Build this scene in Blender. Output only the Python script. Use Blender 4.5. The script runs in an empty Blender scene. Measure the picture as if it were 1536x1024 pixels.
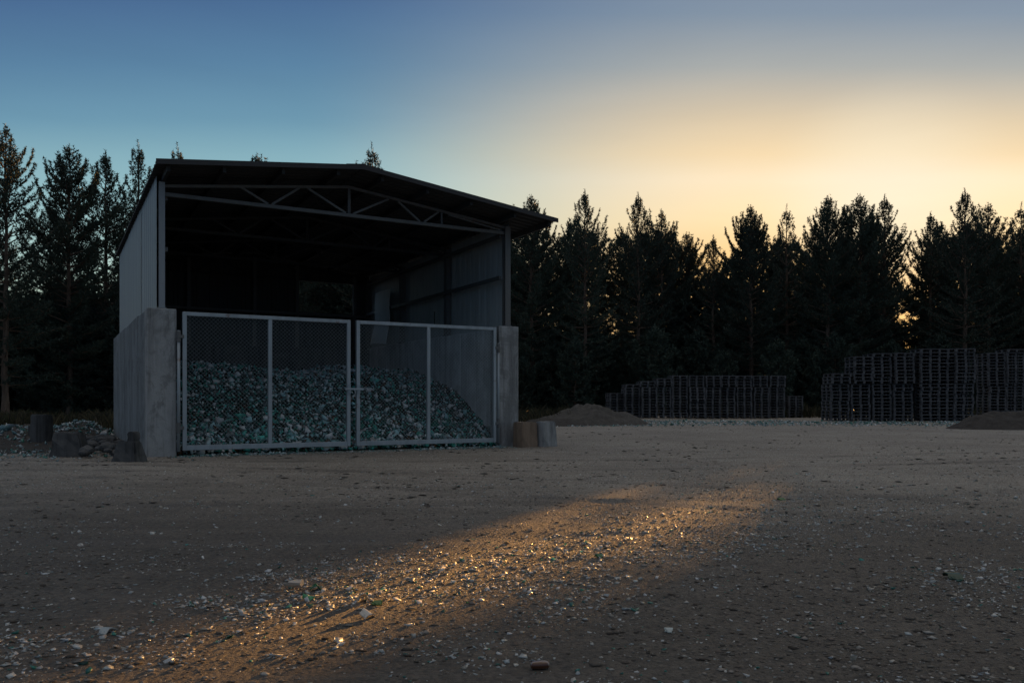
import bpy, math, random
import numpy as np
from mathutils import Vector, Matrix

random.seed(7)
RNG = np.random.default_rng(11)
S = bpy.context.scene
COL = S.collection
R = math.radians

# ------------------------------------------------------------------ helpers
def tag(o, label=None, cat=None, group=None, kind=None):
    if label: o['label'] = label
    if cat: o['category'] = cat
    if group: o['group'] = group
    if kind: o['kind'] = kind
    return o

def thing(name, loc, label, cat, group=None, rz=0.0):
    o = bpy.data.objects.new(name, None)
    o.empty_display_size = 0.3
    COL.objects.link(o)
    o.location = loc
    o.rotation_euler = (0, 0, rz)
    o['org'] = [float(c) for c in loc]
    return tag(o, label, cat, group)

def link_mesh(name, me, mat, parent=None):
    o = bpy.data.objects.new(name, me)
    COL.objects.link(o)
    if mat is not None:
        me.materials.append(mat)
    if parent is not None:
        o.parent = parent
    return o

def np_mesh(name, V, F, cols=None, smooth=False, mats=None):
    """V (n,3) array, F (m,k) index array (k = 3 or 4, one size)."""
    me = bpy.data.meshes.new(name)
    V = np.asarray(V, np.float32); F = np.asarray(F, np.int32)
    n, (m, k) = len(V), F.shape
    me.vertices.add(n); me.vertices.foreach_set('co', V.ravel())
    me.loops.add(m * k); me.loops.foreach_set('vertex_index', F.ravel())
    me.polygons.add(m)
    me.polygons.foreach_set('loop_start', np.arange(0, m * k, k, dtype=np.int32))
    me.polygons.foreach_set('loop_total', np.full(m, k, np.int32))
    if smooth:
        me.polygons.foreach_set('use_smooth', np.ones(m, bool))
    me.update(calc_edges=True)
    if cols is not None:
        a = me.attributes.new('tint', 'FLOAT_COLOR', 'FACE')
        c = np.ones((m, 4), np.float32); c[:, :3] = cols
        a.data.foreach_set('color', c.ravel())
    return me

class MB:
    """collects boxes, bars and tubes in world coordinates and links them as one mesh"""
    def __init__(self): self.v = []; self.f = []; self.t = []
    def add(self, vs, fs, tint=None):
        b = len(self.v)
        self.v += [tuple(p) for p in vs]
        self.f += [tuple(b + i for i in f) for f in fs]
        self.t += [tint or (1, 1, 1)] * len(fs)
    def hexa(self, p, tint=None):           # 8 corners: bottom 0-3, top 4-7
        self.add(p, [(0,3,2,1),(4,5,6,7),(0,1,5,4),(1,2,6,5),(2,3,7,6),(3,0,4,7)], tint)
    def box(self, x0, x1, y0, y1, z0, z1, f=None, tint=None):
        p = [(x0,y0,z0),(x1,y0,z0),(x1,y1,z0),(x0,y1,z0),(x0,y0,z1),(x1,y0,z1),(x1,y1,z1),(x0,y1,z1)]
        if f: p = [f(*q) for q in p]
        self.hexa(p, tint)
    def bar(self, a, b, w, h, up=(0,0,1), tint=None):
        a = Vector(a); b = Vector(b); d = (b - a).normalized(); u = Vector(up)
        if abs(d.dot(u)) > .98: u = Vector((0,1,0))
        s = d.cross(u).normalized(); u = s.cross(d)
        s *= w / 2; u *= h / 2
        self.hexa([a-s-u, a+s-u, b+s-u, b-s-u, a-s+u, a+s+u, b+s+u, b-s+u], tint)
    def tube(self, pts, rad, n=6, tint=None):
        pts = [Vector(p) for p in pts]
        if not hasattr(rad, '__len__'): rad = [rad] * len(pts)
        vs = []; fs = []
        for i, p in enumerate(pts):
            d = (pts[min(i+1, len(pts)-1)] - pts[max(i-1, 0)]).normalized()
            x = d.cross(Vector((0.31, 0.17, 1)) if abs(d.z) < .95 else Vector((1, 0.2, 0))).normalized(); y = d.cross(x)
            for k in range(n):
                a = 2 * math.pi * k / n
                vs.append(p + (x * math.cos(a) + y * math.sin(a)) * rad[i])
        for i in range(len(pts) - 1):
            for k in range(n):
                k2 = (k + 1) % n
                fs.append((i*n+k, i*n+k2, (i+1)*n+k2, (i+1)*n+k))
        fs.append(tuple(range(n))[::-1]); fs.append(tuple((len(pts)-1)*n + k for k in range(n)))
        self.add(vs, fs, tint)
    def build(self, name, mat, parent=None, bevel=0, smooth=False, org=None):
        me = bpy.data.meshes.new(name)
        if org is None:
            q = parent
            while q is not None and q.parent is not None: q = q.parent
            org = tuple(q['org']) if q is not None and 'org' in q else (0, 0, 0)
        me.from_pydata([(a-org[0], b-org[1], c-org[2]) for a, b, c in self.v], [], self.f)
        if any(t != (1,1,1) for t in self.t):
            at = me.attributes.new('tint', 'FLOAT_COLOR', 'FACE')
            at.data.foreach_set('color', [c for t in self.t for c in (*t, 1.0)])
        if smooth: me.polygons.foreach_set('use_smooth', [True]*len(me.polygons))
        me.update()
        o = link_mesh(name, me, mat, parent)
        if parent is None and org != (0, 0, 0): o.location = org
        if bevel:
            m = o.modifiers.new('edge', 'BEVEL'); m.width = bevel; m.segments = 2; m.limit_method = 'ANGLE'
        return o

def hash2(i, j, s):
    i = i.astype(np.int64); j = j.astype(np.int64)
    n = (i * 374761393 + j * 668265263 + s * 974711) & 0xffffffff
    n = ((n ^ (n >> 13)) * 1274126177) & 0xffffffff
    n = (n ^ (n >> 16)) & 0xffffffff
    return n / 4294967295.0
def vnoise(x, y, s=0):
    x = np.asarray(x, float); y = np.asarray(y, float)
    i = np.floor(x); j = np.floor(y); fx = x - i; fy = y - j
    fx = fx*fx*(3-2*fx); fy = fy*fy*(3-2*fy)
    a = hash2(i, j, s); b = hash2(i+1, j, s); c = hash2(i, j+1, s); d = hash2(i+1, j+1, s)
    return (a*(1-fx)+b*fx)*(1-fy) + (c*(1-fx)+d*fx)*fy - .5
def fbm(x, y, s=0, o=4):
    r = 0; a = 1.0
    for k in range(o):
        r = r + a * vnoise(x * 2**k + 17.3*k, y * 2**k - 9.1*k, s + k); a *= .5
    return r

# ------------------------------------------------------------------ camera
CAMH = 0.85; FPX = 1195.0; HOR = 603.0
cam = bpy.data.cameras.new('camera'); camo = bpy.data.objects.new('camera', cam); COL.objects.link(camo)
camo.location = (0, 0, CAMH); camo.rotation_euler = (R(90), 0, 0)
cam.sensor_width = 36.0; cam.lens = FPX / 1536 * 36.0
cam.shift_y = (HOR - 512) / 1536
cam.clip_start = 0.05; cam.clip_end = 3000
S.camera = camo
def G(u, v):                                   # point of the level ground
    y = CAMH * FPX / (v - HOR); return ((u - 768) / FPX * y, y)
def XU(u, y): return (u - 768) / FPX * y

# ------------------------------------------------------------------ light
SUN_AZ, SUN_EL = R(27.9), R(6.5)
sd = Vector((math.sin(SUN_AZ)*math.cos(SUN_EL), math.cos(SUN_AZ)*math.cos(SUN_EL), math.sin(SUN_EL)))
sl = bpy.data.lights.new('sun', 'SUN'); slo = bpy.data.objects.new('sun', sl); COL.objects.link(slo)
sl.energy = 5.0; sl.angle = R(0.36); sl.color = (1.0, 0.48, 0.13)
slo.rotation_euler = (-sd).to_track_quat('-Z', 'Y').to_euler()
slo.location = (20, 40, 30)

W = bpy.data.worlds.new('World'); S.world = W; W.use_nodes = True
nt = W.node_tree; N = nt.nodes; L = nt.links
for n in list(N): N.remove(n)
out = N.new('ShaderNodeOutputWorld'); bg = N.new('ShaderNodeBackground')
sky = N.new('ShaderNodeTexSky'); sky.sky_type = 'NISHITA'; sky.sun_disc = False
sky.sun_elevation = SUN_EL; sky.sun_rotation = SUN_AZ
sky.air_density = 1.0; sky.dust_density = 2.0; sky.ozone_density = 2.0
def lin(c): return tuple(((x/255)/12.92 if x/255 < .04045 else ((x/255+.055)/1.055)**2.4) for x in c)
def wn(kind, **kw):
    x = N.new('ShaderNode' + kind)
    for k, v in kw.items(): setattr(x, k, v)
    return x
def wmath(op, a, b=None, clamp=False):
    x = wn('Math', operation=op); x.use_clamp = clamp
    for i, v in enumerate((a, b)):
        if v is None: continue
        if isinstance(v, (int, float)): x.inputs[i].default_value = v
        else: L.new(v, x.inputs[i])
    return x.outputs[0]
tc = wn('TexCoord'); sep = wn('SeparateXYZ'); L.new(tc.outputs['Generated'], sep.inputs[0])
elev = wmath('ARCSINE', wmath('MINIMUM', wmath('MAXIMUM', sep.outputs[2], -1.0), 1.0))
hl = wmath('SQRT', wmath('ADD', wmath('ADD', wmath('MULTIPLY', sep.outputs[0], sep.outputs[0]), wmath('MULTIPLY', sep.outputs[1], sep.outputs[1])), 1e-6))
# the bands of the afterglow run level across the western sky
efac = wmath('DIVIDE', wmath('ARCTAN2', sep.outputs[2], wmath('MAXIMUM', sep.outputs[1], wmath('MULTIPLY', hl, .5))), R(90), True)
dot = wmath('DIVIDE', wmath('ADD', wmath('MULTIPLY', sep.outputs[0], math.sin(SUN_AZ)), wmath('MULTIPLY', sep.outputs[1], math.cos(SUN_AZ))), hl)
daz = wmath('ARCCOSINE', wmath('MINIMUM', wmath('MAXIMUM', dot, -1.0), 1.0))
mr = wn('MapRange', interpolation_type='SMOOTHSTEP'); L.new(daz, mr.inputs[0])
for i, v in ((1, R(43.5)), (2, R(10.3)), (3, 0.0), (4, 1.0)): mr.inputs[i].default_value = v
def wramp(stops):
    x = wn('ValToRGB'); e = x.color_ramp.elements
    while len(e) < len(stops): e.new(.5)
    for i, (deg, c) in enumerate(stops):
        e[i].position = deg / 90; e[i].color = (*lin(c), 1)
    L.new(efac, x.inputs[0]); return x.outputs[0]
cool = wramp([(0, (235, 212, 160)), (7, (196, 214, 196)), (11, (172, 203, 200)), (14.5, (150, 189, 195)), (17.3, (132, 173, 186)), (19.5, (108, 151, 174)), (23, (89, 129, 161)), (26.8, (73, 106, 146)), (32, (60, 90, 132)), (45, (112, 130, 150)), (90, (200, 192, 182))])
warm = wramp([(0, (255, 185, 95)), (9.6, (255, 204, 130)), (12.9, (255, 226, 176)), (15.6, (253, 230, 194)), (17.3, (243, 216, 173)), (19.5, (219, 200, 169)), (22.8, (167, 170, 168)), (26, (129, 146, 164)), (31, (108, 126, 156)), (45, (130, 138, 150)), (90, (200, 192, 182))])
back = wramp([(0, (76, 106, 134)), (12, (82, 116, 148)), (30, (74, 102, 134)), (45, (112, 130, 150)), (90, (200, 192, 182))])
mrb = wn('MapRange', interpolation_type='SMOOTHSTEP'); L.new(daz, mrb.inputs[0])
for i, v in ((1, R(66)), (2, R(105)), (3, 0.0), (4, 1.0)): mrb.inputs[i].default_value = v
cb_ = wn('Mix', data_type='RGBA'); L.new(mrb.outputs[0], cb_.inputs[0]); L.new(cool, cb_.inputs[6]); L.new(back, cb_.inputs[7])
mx = wn('Mix', data_type='RGBA'); L.new(mr.outputs[0], mx.inputs[0]); L.new(cb_.outputs[2], mx.inputs[6]); L.new(warm, mx.inputs[7])
add = wn('Mix', data_type='RGBA', blend_type='ADD'); add.inputs[0].default_value = 0.004
L.new(mx.outputs[2], add.inputs[6]); L.new(sky.outputs[0], add.inputs[7])
# creamy glow over the set sun and faint high haze
gd = (math.sin(R(25))*math.cos(R(12.5)), math.cos(R(25))*math.cos(R(12.5)), math.sin(R(12.5)))
vd = wn('VectorMath', operation='DOT_PRODUCT'); L.new(tc.outputs['Generated'], vd.inputs[0]); vd.inputs[1].default_value = gd
gm = wn('MapRange', interpolation_type='LINEAR'); L.new(vd.outputs['Value'], gm.inputs[0])
for i, v in ((1, math.cos(R(8.5))), (2, 1.0), (3, 0.0), (4, .75)): gm.inputs[i].default_value = v
gx_ = wn('Mix', data_type='RGBA'); L.new(wmath('POWER', gm.outputs[0], 2.0), gx_.inputs[0]); L.new(add.outputs[2], gx_.inputs[6]); gx_.inputs[7].default_value = (1.0, .93, .74, 1)
mp = wn('Mapping'); mp.inputs['Scale'].default_value = (2.2, 2.2, 13); mp.inputs['Rotation'].default_value = (.05, .09, 0); L.new(tc.outputs['Generated'], mp.inputs[0])
nz_ = wn('TexNoise'); nz_.inputs['Scale'].default_value = 1.6; nz_.inputs['Detail'].default_value = 5; nz_.inputs['Roughness'].default_value = .55; nz_.inputs['Distortion'].default_value = .4; L.new(mp.outputs[0], nz_.inputs['Vector'])
hz_ = wn('MapRange'); L.new(nz_.outputs[0], hz_.inputs[0])
for i, v in ((1, .3), (2, .7), (3, .98), (4, 1.02)): hz_.inputs[i].default_value = v
hm = wn('Mix', data_type='RGBA', blend_type='MULTIPLY'); hm.inputs[0].default_value = 1; L.new(gx_.outputs[2], hm.inputs[6]); L.new(hz_.outputs[0], hm.inputs[7])
L.new(hm.outputs[2], bg.inputs[0]); bg.inputs[1].default_value = 0.345
L.new(bg.outputs[0], out.inputs[0])

S.view_settings.view_transform = 'Standard'; S.view_settings.look = 'None'
S.view_settings.gamma = 1; S.view_settings.exposure = 1.535
S.cycles.use_denoising = True
S.cycles.max_bounces = 6; S.cycles.diffuse_bounces = 3; S.cycles.glossy_bounces = 2
S.cycles.transparent_max_bounces = 4

# ------------------------------------------------------------------ materials
class MT:
    def __init__(self, name, rough=.8, metal=0.0, spec=.5):
        self.m = bpy.data.materials.new(name); self.m.use_nodes = True
        self.t = self.m.node_tree; self.b = self.t.nodes['Principled BSDF']
        self.b.inputs['Roughness'].default_value = rough
        self.b.inputs['Metallic'].default_value = metal
        self.b.inputs['Specular IOR Level'].default_value = spec
        self.co = None
    def n(self, kind, **kw):
        x = self.t.nodes.new('ShaderNode' + kind)
        for k, v in kw.items(): setattr(x, k, v)
        return x
    def l(self, a, b): self.t.links.new(a, b)
    def coord(self, scale=(1,1,1), kind='Object'):
        c = self.n('TexCoord'); mp = self.n('Mapping'); mp.inputs['Scale'].default_value = scale
        self.l(c.outputs[kind], mp.inputs[0]); return mp.outputs[0]
    def noise(self, scale, detail=4, rough=.6, vec=None, dist=0):
        x = self.n('TexNoise'); x.inputs['Scale'].default_value = scale; x.inputs['Detail'].default_value = detail
        x.inputs['Roughness'].default_value = rough; x.inputs['Distortion'].default_value = dist
        self.l(vec if vec is not None else self.coord(), x.inputs['Vector']); return x.outputs[0]
    def ramp(self, fac, stops):
        x = self.n('ValToRGB'); e = x.color_ramp.elements
        while len(e) < len(stops): e.new(.5)
        for i, (p, c) in enumerate(stops):
            e[i].position = p; e[i].color = (*c, 1) if hasattr(c, '__len__') else (c, c, c, 1)
        self.l(fac, x.inputs[0]); return x.outputs[0]
    def mix(self, fac, a, b, mode='MIX'):
        x = self.n('Mix', data_type='RGBA', blend_type=mode)
        for s, v in ((x.inputs[0], fac), (x.inputs[6], a), (x.inputs[7], b)):
            if hasattr(v, 'is_output') or hasattr(v, 'links'): self.l(v, s)
            elif hasattr(v, '__len__'): s.default_value = (*v, 1)
            else: s.default_value = v
        return x.outputs[2]
    def color(self, c):
        if hasattr(c, '__len__'): self.b.inputs['Base Color'].default_value = (*c, 1)
        else: self.l(c, self.b.inputs['Base Color'])
        return self
    def attr(self, name='tint'):
        a = self.n('Attribute'); a.attribute_name = name; return a.outputs['Color']
    def bump(self, h, strength=.4, dist=.02):
        x = self.n('Bump'); x.inputs['Strength'].default_value = strength; x.inputs['Distance'].default_value = dist
        self.l(h, x.inputs['Height']); self.l(x.outputs[0], self.b.inputs['Normal']); return self

TRACKS = ((-3, 40, 33.4, .16), (-3, 40, 35.1, .16), (-3, 40, 30.2, .16), (-3, 40, 28.6, .16), (14, -6, 13.2, .15), (14, -6, 14.7, .15), (-9, -10, 19.5, .15), (-9, -10, 21.1, .15))
def m_ground():
    m = MT('packed_dirt', .68, spec=.5)
    big = m.noise(.35, 5, .6); mid = m.noise(3.0, 6, .65); fine = m.noise(38, 5, .7)
    streak = m.noise(1.6, 5, .6, m.coord((.35, 2.4, 1)), .4)
    c = m.mix(m.ramp(big, [(.35, 0), (.65, 1)]), (.205, .186, .158), (.315, .288, .248))
    c = m.mix(m.ramp(mid, [(.3, .0), (.75, .55)]), c, (.17, .138, .115))
    c = m.mix(m.ramp(streak, [(.45, 0), (.7, .45)]), c, (.40, .365, .33))
    c = m.mix(m.ramp(fine, [(.30, .75), (.48, 0)]), c, (.04, .04, .043))
    c = m.mix(m.ramp(fine, [(.62, 0), (.74, .6)]), c, (.36, .33, .30))
    v = m.n('TexVoronoi'); v.inputs['Scale'].default_value = 52; m.l(m.coord((1, 1, 1)), v.inputs['Vector'])
    g = m.n('RGBToBW'); m.l(v.outputs['Color'], g.inputs[0])
    c = m.mix(.75, c, m.ramp(g.outputs[0], [(.15, .52), (.5, .95), (.85, 1.30)]), 'MULTIPLY')
    dk = m.noise(9, 5, .7, m.coord((.7, 2.2, 1)))
    c = m.mix(m.ramp(dk, [(.58, 0), (.70, .6)]), c, (.07, .055, .045))
    # pale driven lane, plus a vignette painted into the colour: bright middle, dark edges
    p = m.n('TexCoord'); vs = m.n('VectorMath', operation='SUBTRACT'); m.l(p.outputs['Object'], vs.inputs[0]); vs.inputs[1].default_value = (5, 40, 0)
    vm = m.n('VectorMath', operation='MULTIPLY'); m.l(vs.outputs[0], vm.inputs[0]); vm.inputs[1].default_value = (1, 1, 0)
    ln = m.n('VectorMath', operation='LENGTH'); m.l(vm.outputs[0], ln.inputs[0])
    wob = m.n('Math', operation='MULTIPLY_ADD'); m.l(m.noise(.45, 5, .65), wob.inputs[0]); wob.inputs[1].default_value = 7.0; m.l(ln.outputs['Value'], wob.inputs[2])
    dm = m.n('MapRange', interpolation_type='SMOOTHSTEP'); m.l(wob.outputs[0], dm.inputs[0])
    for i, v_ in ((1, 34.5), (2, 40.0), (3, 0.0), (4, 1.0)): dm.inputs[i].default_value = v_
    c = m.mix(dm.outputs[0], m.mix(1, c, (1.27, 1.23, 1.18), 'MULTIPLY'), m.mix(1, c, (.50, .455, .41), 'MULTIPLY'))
    # worn wheel tracks sweeping through the yard, darker where damp
    for cx, cy, r, w in TRACKS:
        p = m.n('TexCoord'); vs = m.n('VectorMath', operation='SUBTRACT'); m.l(p.outputs['Object'], vs.inputs[0]); vs.inputs[1].default_value = (cx, cy, 0)
        vm = m.n('VectorMath', operation='MULTIPLY'); m.l(vs.outputs[0], vm.inputs[0]); vm.inputs[1].default_value = (1, 1, 0)
        ln = m.n('VectorMath', operation='LENGTH'); m.l(vm.outputs[0], ln.inputs[0])
        q = m.n('Math', operation='SUBTRACT'); m.l(ln.outputs['Value'], q.inputs[0]); q.inputs[1].default_value = r
        q2 = m.n('Math', operation='ABSOLUTE'); m.l(q.outputs[0], q2.inputs[0])
        q3 = m.n('MapRange', interpolation_type='SMOOTHSTEP'); m.l(q2.outputs[0], q3.inputs[0])
        for i, v_ in ((1, w*1.3), (2, w*.5), (3, 0.0), (4, 1.0)): q3.inputs[i].default_value = v_
        q4 = m.n('Math', operation='MULTIPLY'); m.l(q3.outputs[0], q4.inputs[0]); m.l(m.ramp(m.noise(1.1, 5, .65), [(.38, 0), (.62, .62)]), q4.inputs[1])
        c = m.mix(q4.outputs[0], c, (.105, .088, .075))
    m.color(c)
    h = m.mix(.6, m.mix(.5, m.noise(16, 9, .8), m.noise(90, 4, .7), 'ADD'), v.outputs['Distance'], 'SUBTRACT')
    return m.bump(h, 1.0, .03).m
def m_concrete(name, base, stain=.5, wet=0):
    m = MT(name, .88, spec=.3)
    c0 = tuple(base); dk = tuple(x*.45 for x in base); lt = tuple(min(1, x*1.25) for x in base)
    c = m.mix(m.ramp(m.noise(3.2, 7, .65), [(.3, 0), (.7, 1)]), c0, lt)
    c = m.mix(m.ramp(m.noise(1.5, 6, .7, m.coord((2.2, 2.2, .22))), [(.45, 0), (.72, stain)]), c, dk)
    c = m.mix(m.ramp(m.noise(26, 3, .6), [(.66, 0), (.72, .7)]), c, dk)
    c = m.mix(m.ramp(m.noise(1.7, 5, .75, m.coord((1, 1, 1)), .6), [(.50, 0), (.58, stain*.75)]), c, tuple(x*.55 for x in base))
    c = m.mix(m.ramp(m.noise(6, 6, .7, m.coord((1.6, 1.6, .09))), [(.50, 0), (.62, stain*.9)]), c, tuple(x*.38 for x in base))
    m.color(c); return m.bump(m.noise(18, 8, .7), .55, .025).m
def m_metal(name, base, rough=.55, metal=.5, rust=.35, dirt=.4):
    m = MT(name, rough, metal)
    dk = tuple(x*.55 for x in base)
    c = m.mix(m.ramp(m.noise(2.1, 6, .65, m.coord((3, 3, .4))), [(.42, 0), (.75, dirt)]), base, dk)
    c = m.mix(m.ramp(m.noise(5.5, 8, .7), [(.60, 0), (.68, rust)]), c, (.16, .075, .035))
    m.color(c); return m.bump(m.noise(30, 4, .6), .12, .01).m
def m_tint(name, rough=.35, spec=.5, bump=0, var=0, trans=0):
    m = MT(name, rough, spec=spec); m.b.inputs['Transmission Weight'].default_value = trans
    c = m.attr()
    if var: c = m.mix(m.ramp(m.noise(9, 5, .6), [(.3, var), (.7, 0)]), c, (.02, .02, .02))
    m.color(c)
    if bump: m.bump(m.noise(40, 6, .7), bump, .02)
    return m.m
def m_soil(name, a, b):
    m = MT(name, .95, spec=.2)
    c = m.mix(m.ramp(m.noise(6, 7, .7), [(.3, 0), (.7, 1)]), a, b)
    c = m.mix(m.ramp(m.noise(45, 4, .7), [(.62, 0), (.72, .7)]), c, (.3, .28, .26))
    m.color(c); return m.bump(m.noise(14, 8, .75), 1.0, .06).m
def m_wood():
    m = MT('weathered_pallet_wood', .85, spec=.25)
    oi = m.n('ObjectInfo')
    c = m.mix(oi.outputs['Random'], (.060, .061, .066), (.115, .116, .122))
    c = m.mix(m.ramp(m.noise(4, 6, .7, m.coord((6, .8, 6))), [(.4, 0), (.75, .6)]), c, (.04, .04, .043))
    m.color(c); return m.bump(m.noise(14, 5, .6, m.coord((8, .8, 8))), .3, .01).m
def m_leaf(name, a, b):
    m = MT(name, .7, spec=.25)
    oi = m.n('ObjectInfo')
    c = m.mix(m.ramp(m.noise(1.3, 4, .6), [(.3, 0), (.7, 1)]), a, b)
    c = m.mix(m.mix(.5, (0,0,0), oi.outputs['Random']), c, tuple(x*.6 for x in a))
    m.color(c); return m.m
def m_bark():
    m = MT('pine_bark', .92, spec=.2)
    c = m.mix(m.ramp(m.noise(7, 7, .7, m.coord((1, 1, .25))), [(.35, 0), (.65, 1)]), (.07, .05, .038), (.17, .12, .09))
    m.color(c); return m.bump(m.noise(16, 6, .7, m.coord((1, 1, .3))), .7, .03).m

M = dict(
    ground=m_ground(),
    conc=m_concrete('cast_concrete', (.29, .29, .285), .85),
    conc_panel=m_concrete('concrete_panel', (.20, .212, .22), .75),
    conc_in=m_concrete('pale_inner_concrete', (.56, .57, .57), .5),
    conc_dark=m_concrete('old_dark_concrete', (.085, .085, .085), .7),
    conc_warm=m_concrete('rusty_stained_concrete', (.24, .17, .12), .6),
    clad=m_metal('pale_sheet_cladding', (.25, .265, .28), .55, .15, .12, .35),
    clad_in=m_metal('grey_sheet_cladding', (.46, .48, .47), .6, .05, .15, .5),
    clad_back=m_metal('shaded_sheet_cladding', (.06, .062, .06), .7, .1, .15, .5),  # same sheet, darkened in colour for the shade at the back of the shed
    steel_shaded=m_metal('shaded_steel', (.035, .035, .035), .7, .1, .4, .5),  # steel with interior shade painted in, for rear trusses and purlins
    roof=m_metal('dark_roof_sheet', (.035, .035, .037), .8, 0, .2, .4),
    steel=m_metal('painted_steel', (.13, .127, .122), .6, .2, .7, .5),
    galv=m_metal('galvanised_steel', (.34, .375, .395), .5, .35, .6, .7),
    wire=MT('galvanised_wire', .45, .5).color((.40, .44, .45)).m,
    glass=m_tint('broken_glass', .16, .6, trans=.15),
    chip=m_tint('pale_chips', .32, .5, trans=.35),
    stone=m_tint('stones', .9, .25, .3),
    soil=m_soil('dark_soil', (.045, .040, .036), (.085, .076, .068)),
    soil_grey=m_soil('grey_soil', (.055, .050, .045), (.12, .11, .098)),
    wood=m_wood(),
    leaf=m_leaf('pine_needles', (.036, .055, .044), (.062, .085, .060)),
    leaf_low=m_leaf('young_needles', (.022, .033, .016), (.045, .062, .028)),
    bark=m_bark(),
    grass=m_tint('dry_grass_blades', .85, .2),
    panel=m_metal('white_plastic_sheet', (.72, .72, .69), .6, 0, .1, .35),
)

# ------------------------------------------------------------------ ground
def in_rect(x, y):          # shed coordinates (t along the front, d into the shed)
    dx = x - A0[0]; dy = y - A0[1]
    det = DV[0]*SV[1] - DV[1]*SV[0]
    return (dx*SV[1] - dy*SV[0]) / det, (DV[0]*dy - DV[1]*dx) / det
A0 = (-5.68, 12.387); DV = (math.cos(R(28.5)), math.sin(R(28.5))); SV = (-math.sin(R(30)), math.cos(R(30)))
SW, SD, SH = 6.60, 8.0, 2.32
def P(t, d, z): return (A0[0] + DV[0]*t + SV[0]*d, A0[1] + DV[1]*t + SV[1]*d, z)

def H(x, y):
    x = np.asarray(x, float); y = np.asarray(y, float)
    h = .012*fbm(x*.55, y*.75, 3, 3) + .005*fbm(x*1.6, y*4.0, 5, 3) + .007*fbm(x*7, y*9, 8, 3)
    # shallow wheel ruts sweeping across the yard
    for cx, cy, r, w in TRACKS:
        q = np.hypot(x-cx, y-cy) - r
        h = h - .008*np.exp(-(q/w)**2) + .005*np.exp(-((np.abs(q)-.24)/.10)**2)
    t, d = in_rect(x, y)
    ins = np.clip(1 - np.maximum(np.maximum(-t, t-SW), np.maximum(-d, d-SD)) / .5, 0, 1)
    h = h * (1 - .7*ins)
    # rubbly bank left of the shed
    bank = np.exp(-((x+10.5)/3.6)**2 - ((y-18.5)/2.6)**2) + .8*np.exp(-((x+16)/4)**2 - ((y-19)/3)**2)
    h = h + bank * (.16 + .16*fbm(x*1.3, y*1.3, 21, 4)) * (1 - ins)
    # low gravelly verge in front of the pallets
    verge = np.exp(-((y - 33.0 + .10*(x-10))/2.0)**2) * np.clip((x-3)/3, 0, 1)
    h = h + verge * (.03 + .10*fbm(x*1.1, y*1.1, 31, 4))
    return h

xs = np.concatenate([-np.geomspace(700, 9.2, 70), np.arange(-9, 9.01, .07), np.geomspace(9.2, 700, 70)])
ys = np.concatenate([np.linspace(-60, 0.8, 24), np.arange(1, 18, .055), np.arange(18, 42, .16), np.geomspace(42, 900, 50)])
gx, gy = np.meshgrid(xs, ys); gz = H(gx, gy)
gz[np.hypot(gx, gy) > 75] *= .2
nx, ny = len(xs), len(ys)
idx = np.arange(nx*ny).reshape(ny, nx)
gf = np.stack([idx[:-1,:-1], idx[:-1,1:], idx[1:,1:], idx[1:,:-1]], -1).reshape(-1, 4)
me = np_mesh('ground', np.stack([gx, gy, gz], -1).reshape(-1, 3), gf, smooth=True)
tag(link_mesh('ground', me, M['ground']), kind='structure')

def h1(x, y): return float(H(np.array([x]), np.array([y]))[0])

# ------------------------------------------------------------------ shed
shed = thing('storage_shed', P(0, 0, 0), 'open-fronted metal shed on concrete walls holding a heap of broken glass', 'shed')
def sb(mb, t0, t1, d0, d1, z0, z1, tint=None): mb.box(t0, t1, d0, d1, z0, z1, P, tint)
def roof_z(t): return 4.792 - (3.243 - t)*.113 if t < 3.243 else 4.792 - (t - 3.243)*.125

# concrete pillars
for t0, t1 in ((0.0, .43), (6.17, 6.60)):
    mb = MB(); sb(mb, t0, t1, -.02, .34, -.12, SH)
    mb.build('pillar', M['conc'], shed, bevel=.018)
# concrete side and back walls, cast panels side by side
def panels(t0, t1, d_list, z1, vary):
    mb = MB()
    for i in range(len(d_list) - 1):
        a, b = d_list[i] + .008, d_list[i+1] - .008
        o = vary[i % len(vary)]
        sb(mb, t0 + o, t1 + o, a, b, -.12, z1 + .004*(i % 3) + .012*i)
    return mb
panels(.012, .24, [.352, .95, 1.62, 2.9, 4.5, 6.2, SD], SH - .004, [0, .006, -.004, .004]).build('side_wall', M['conc_panel'], shed, bevel=.012)
panels(6.38, 6.588, [.352, 2.1, 3.9, 5.9, SD], SH - .004, [0, -.006, .004]).build('side_wall', M['conc_in'], shed, bevel=.012)
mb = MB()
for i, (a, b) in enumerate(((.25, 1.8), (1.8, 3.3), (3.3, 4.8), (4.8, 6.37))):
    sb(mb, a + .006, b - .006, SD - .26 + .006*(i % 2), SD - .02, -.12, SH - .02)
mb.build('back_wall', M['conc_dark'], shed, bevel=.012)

# steel posts
def post(t, d, z0, z1, w=.10, mat='steel'):
    mb = MB()
    sb(mb, t - w/2, t + w/2, d - .012, d, z0, z1)                  # flanges and web of an I section
    sb(mb, t - w/2, t + w/2, d + w - .012, d + w, z0, z1)
    sb(mb, t - .006, t + .006, d + .001, d + w - .013, z0, z1)
    sb(mb, t - w/2 - .02, t + w/2 + .02, d - .03, d + w + .03, z0 - .001, z0 + .014)
    return mb.build('post', M[mat], shed)
for d in (.03, 2.7, 5.35, 7.85):
    post(.222, d, SH + .005 + .002*d, roof_z(.22) - .14, .085, 'clad' if d < 1 else 'steel')
    post(6.385, d, SH + .005 + .002*d, roof_z(6.4) - .14, .115)
for t in (1.7, 3.3, 4.40, 5.98):
    post(t, SD - .16, SH + .005, roof_z(t) - .14, .08)
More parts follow.
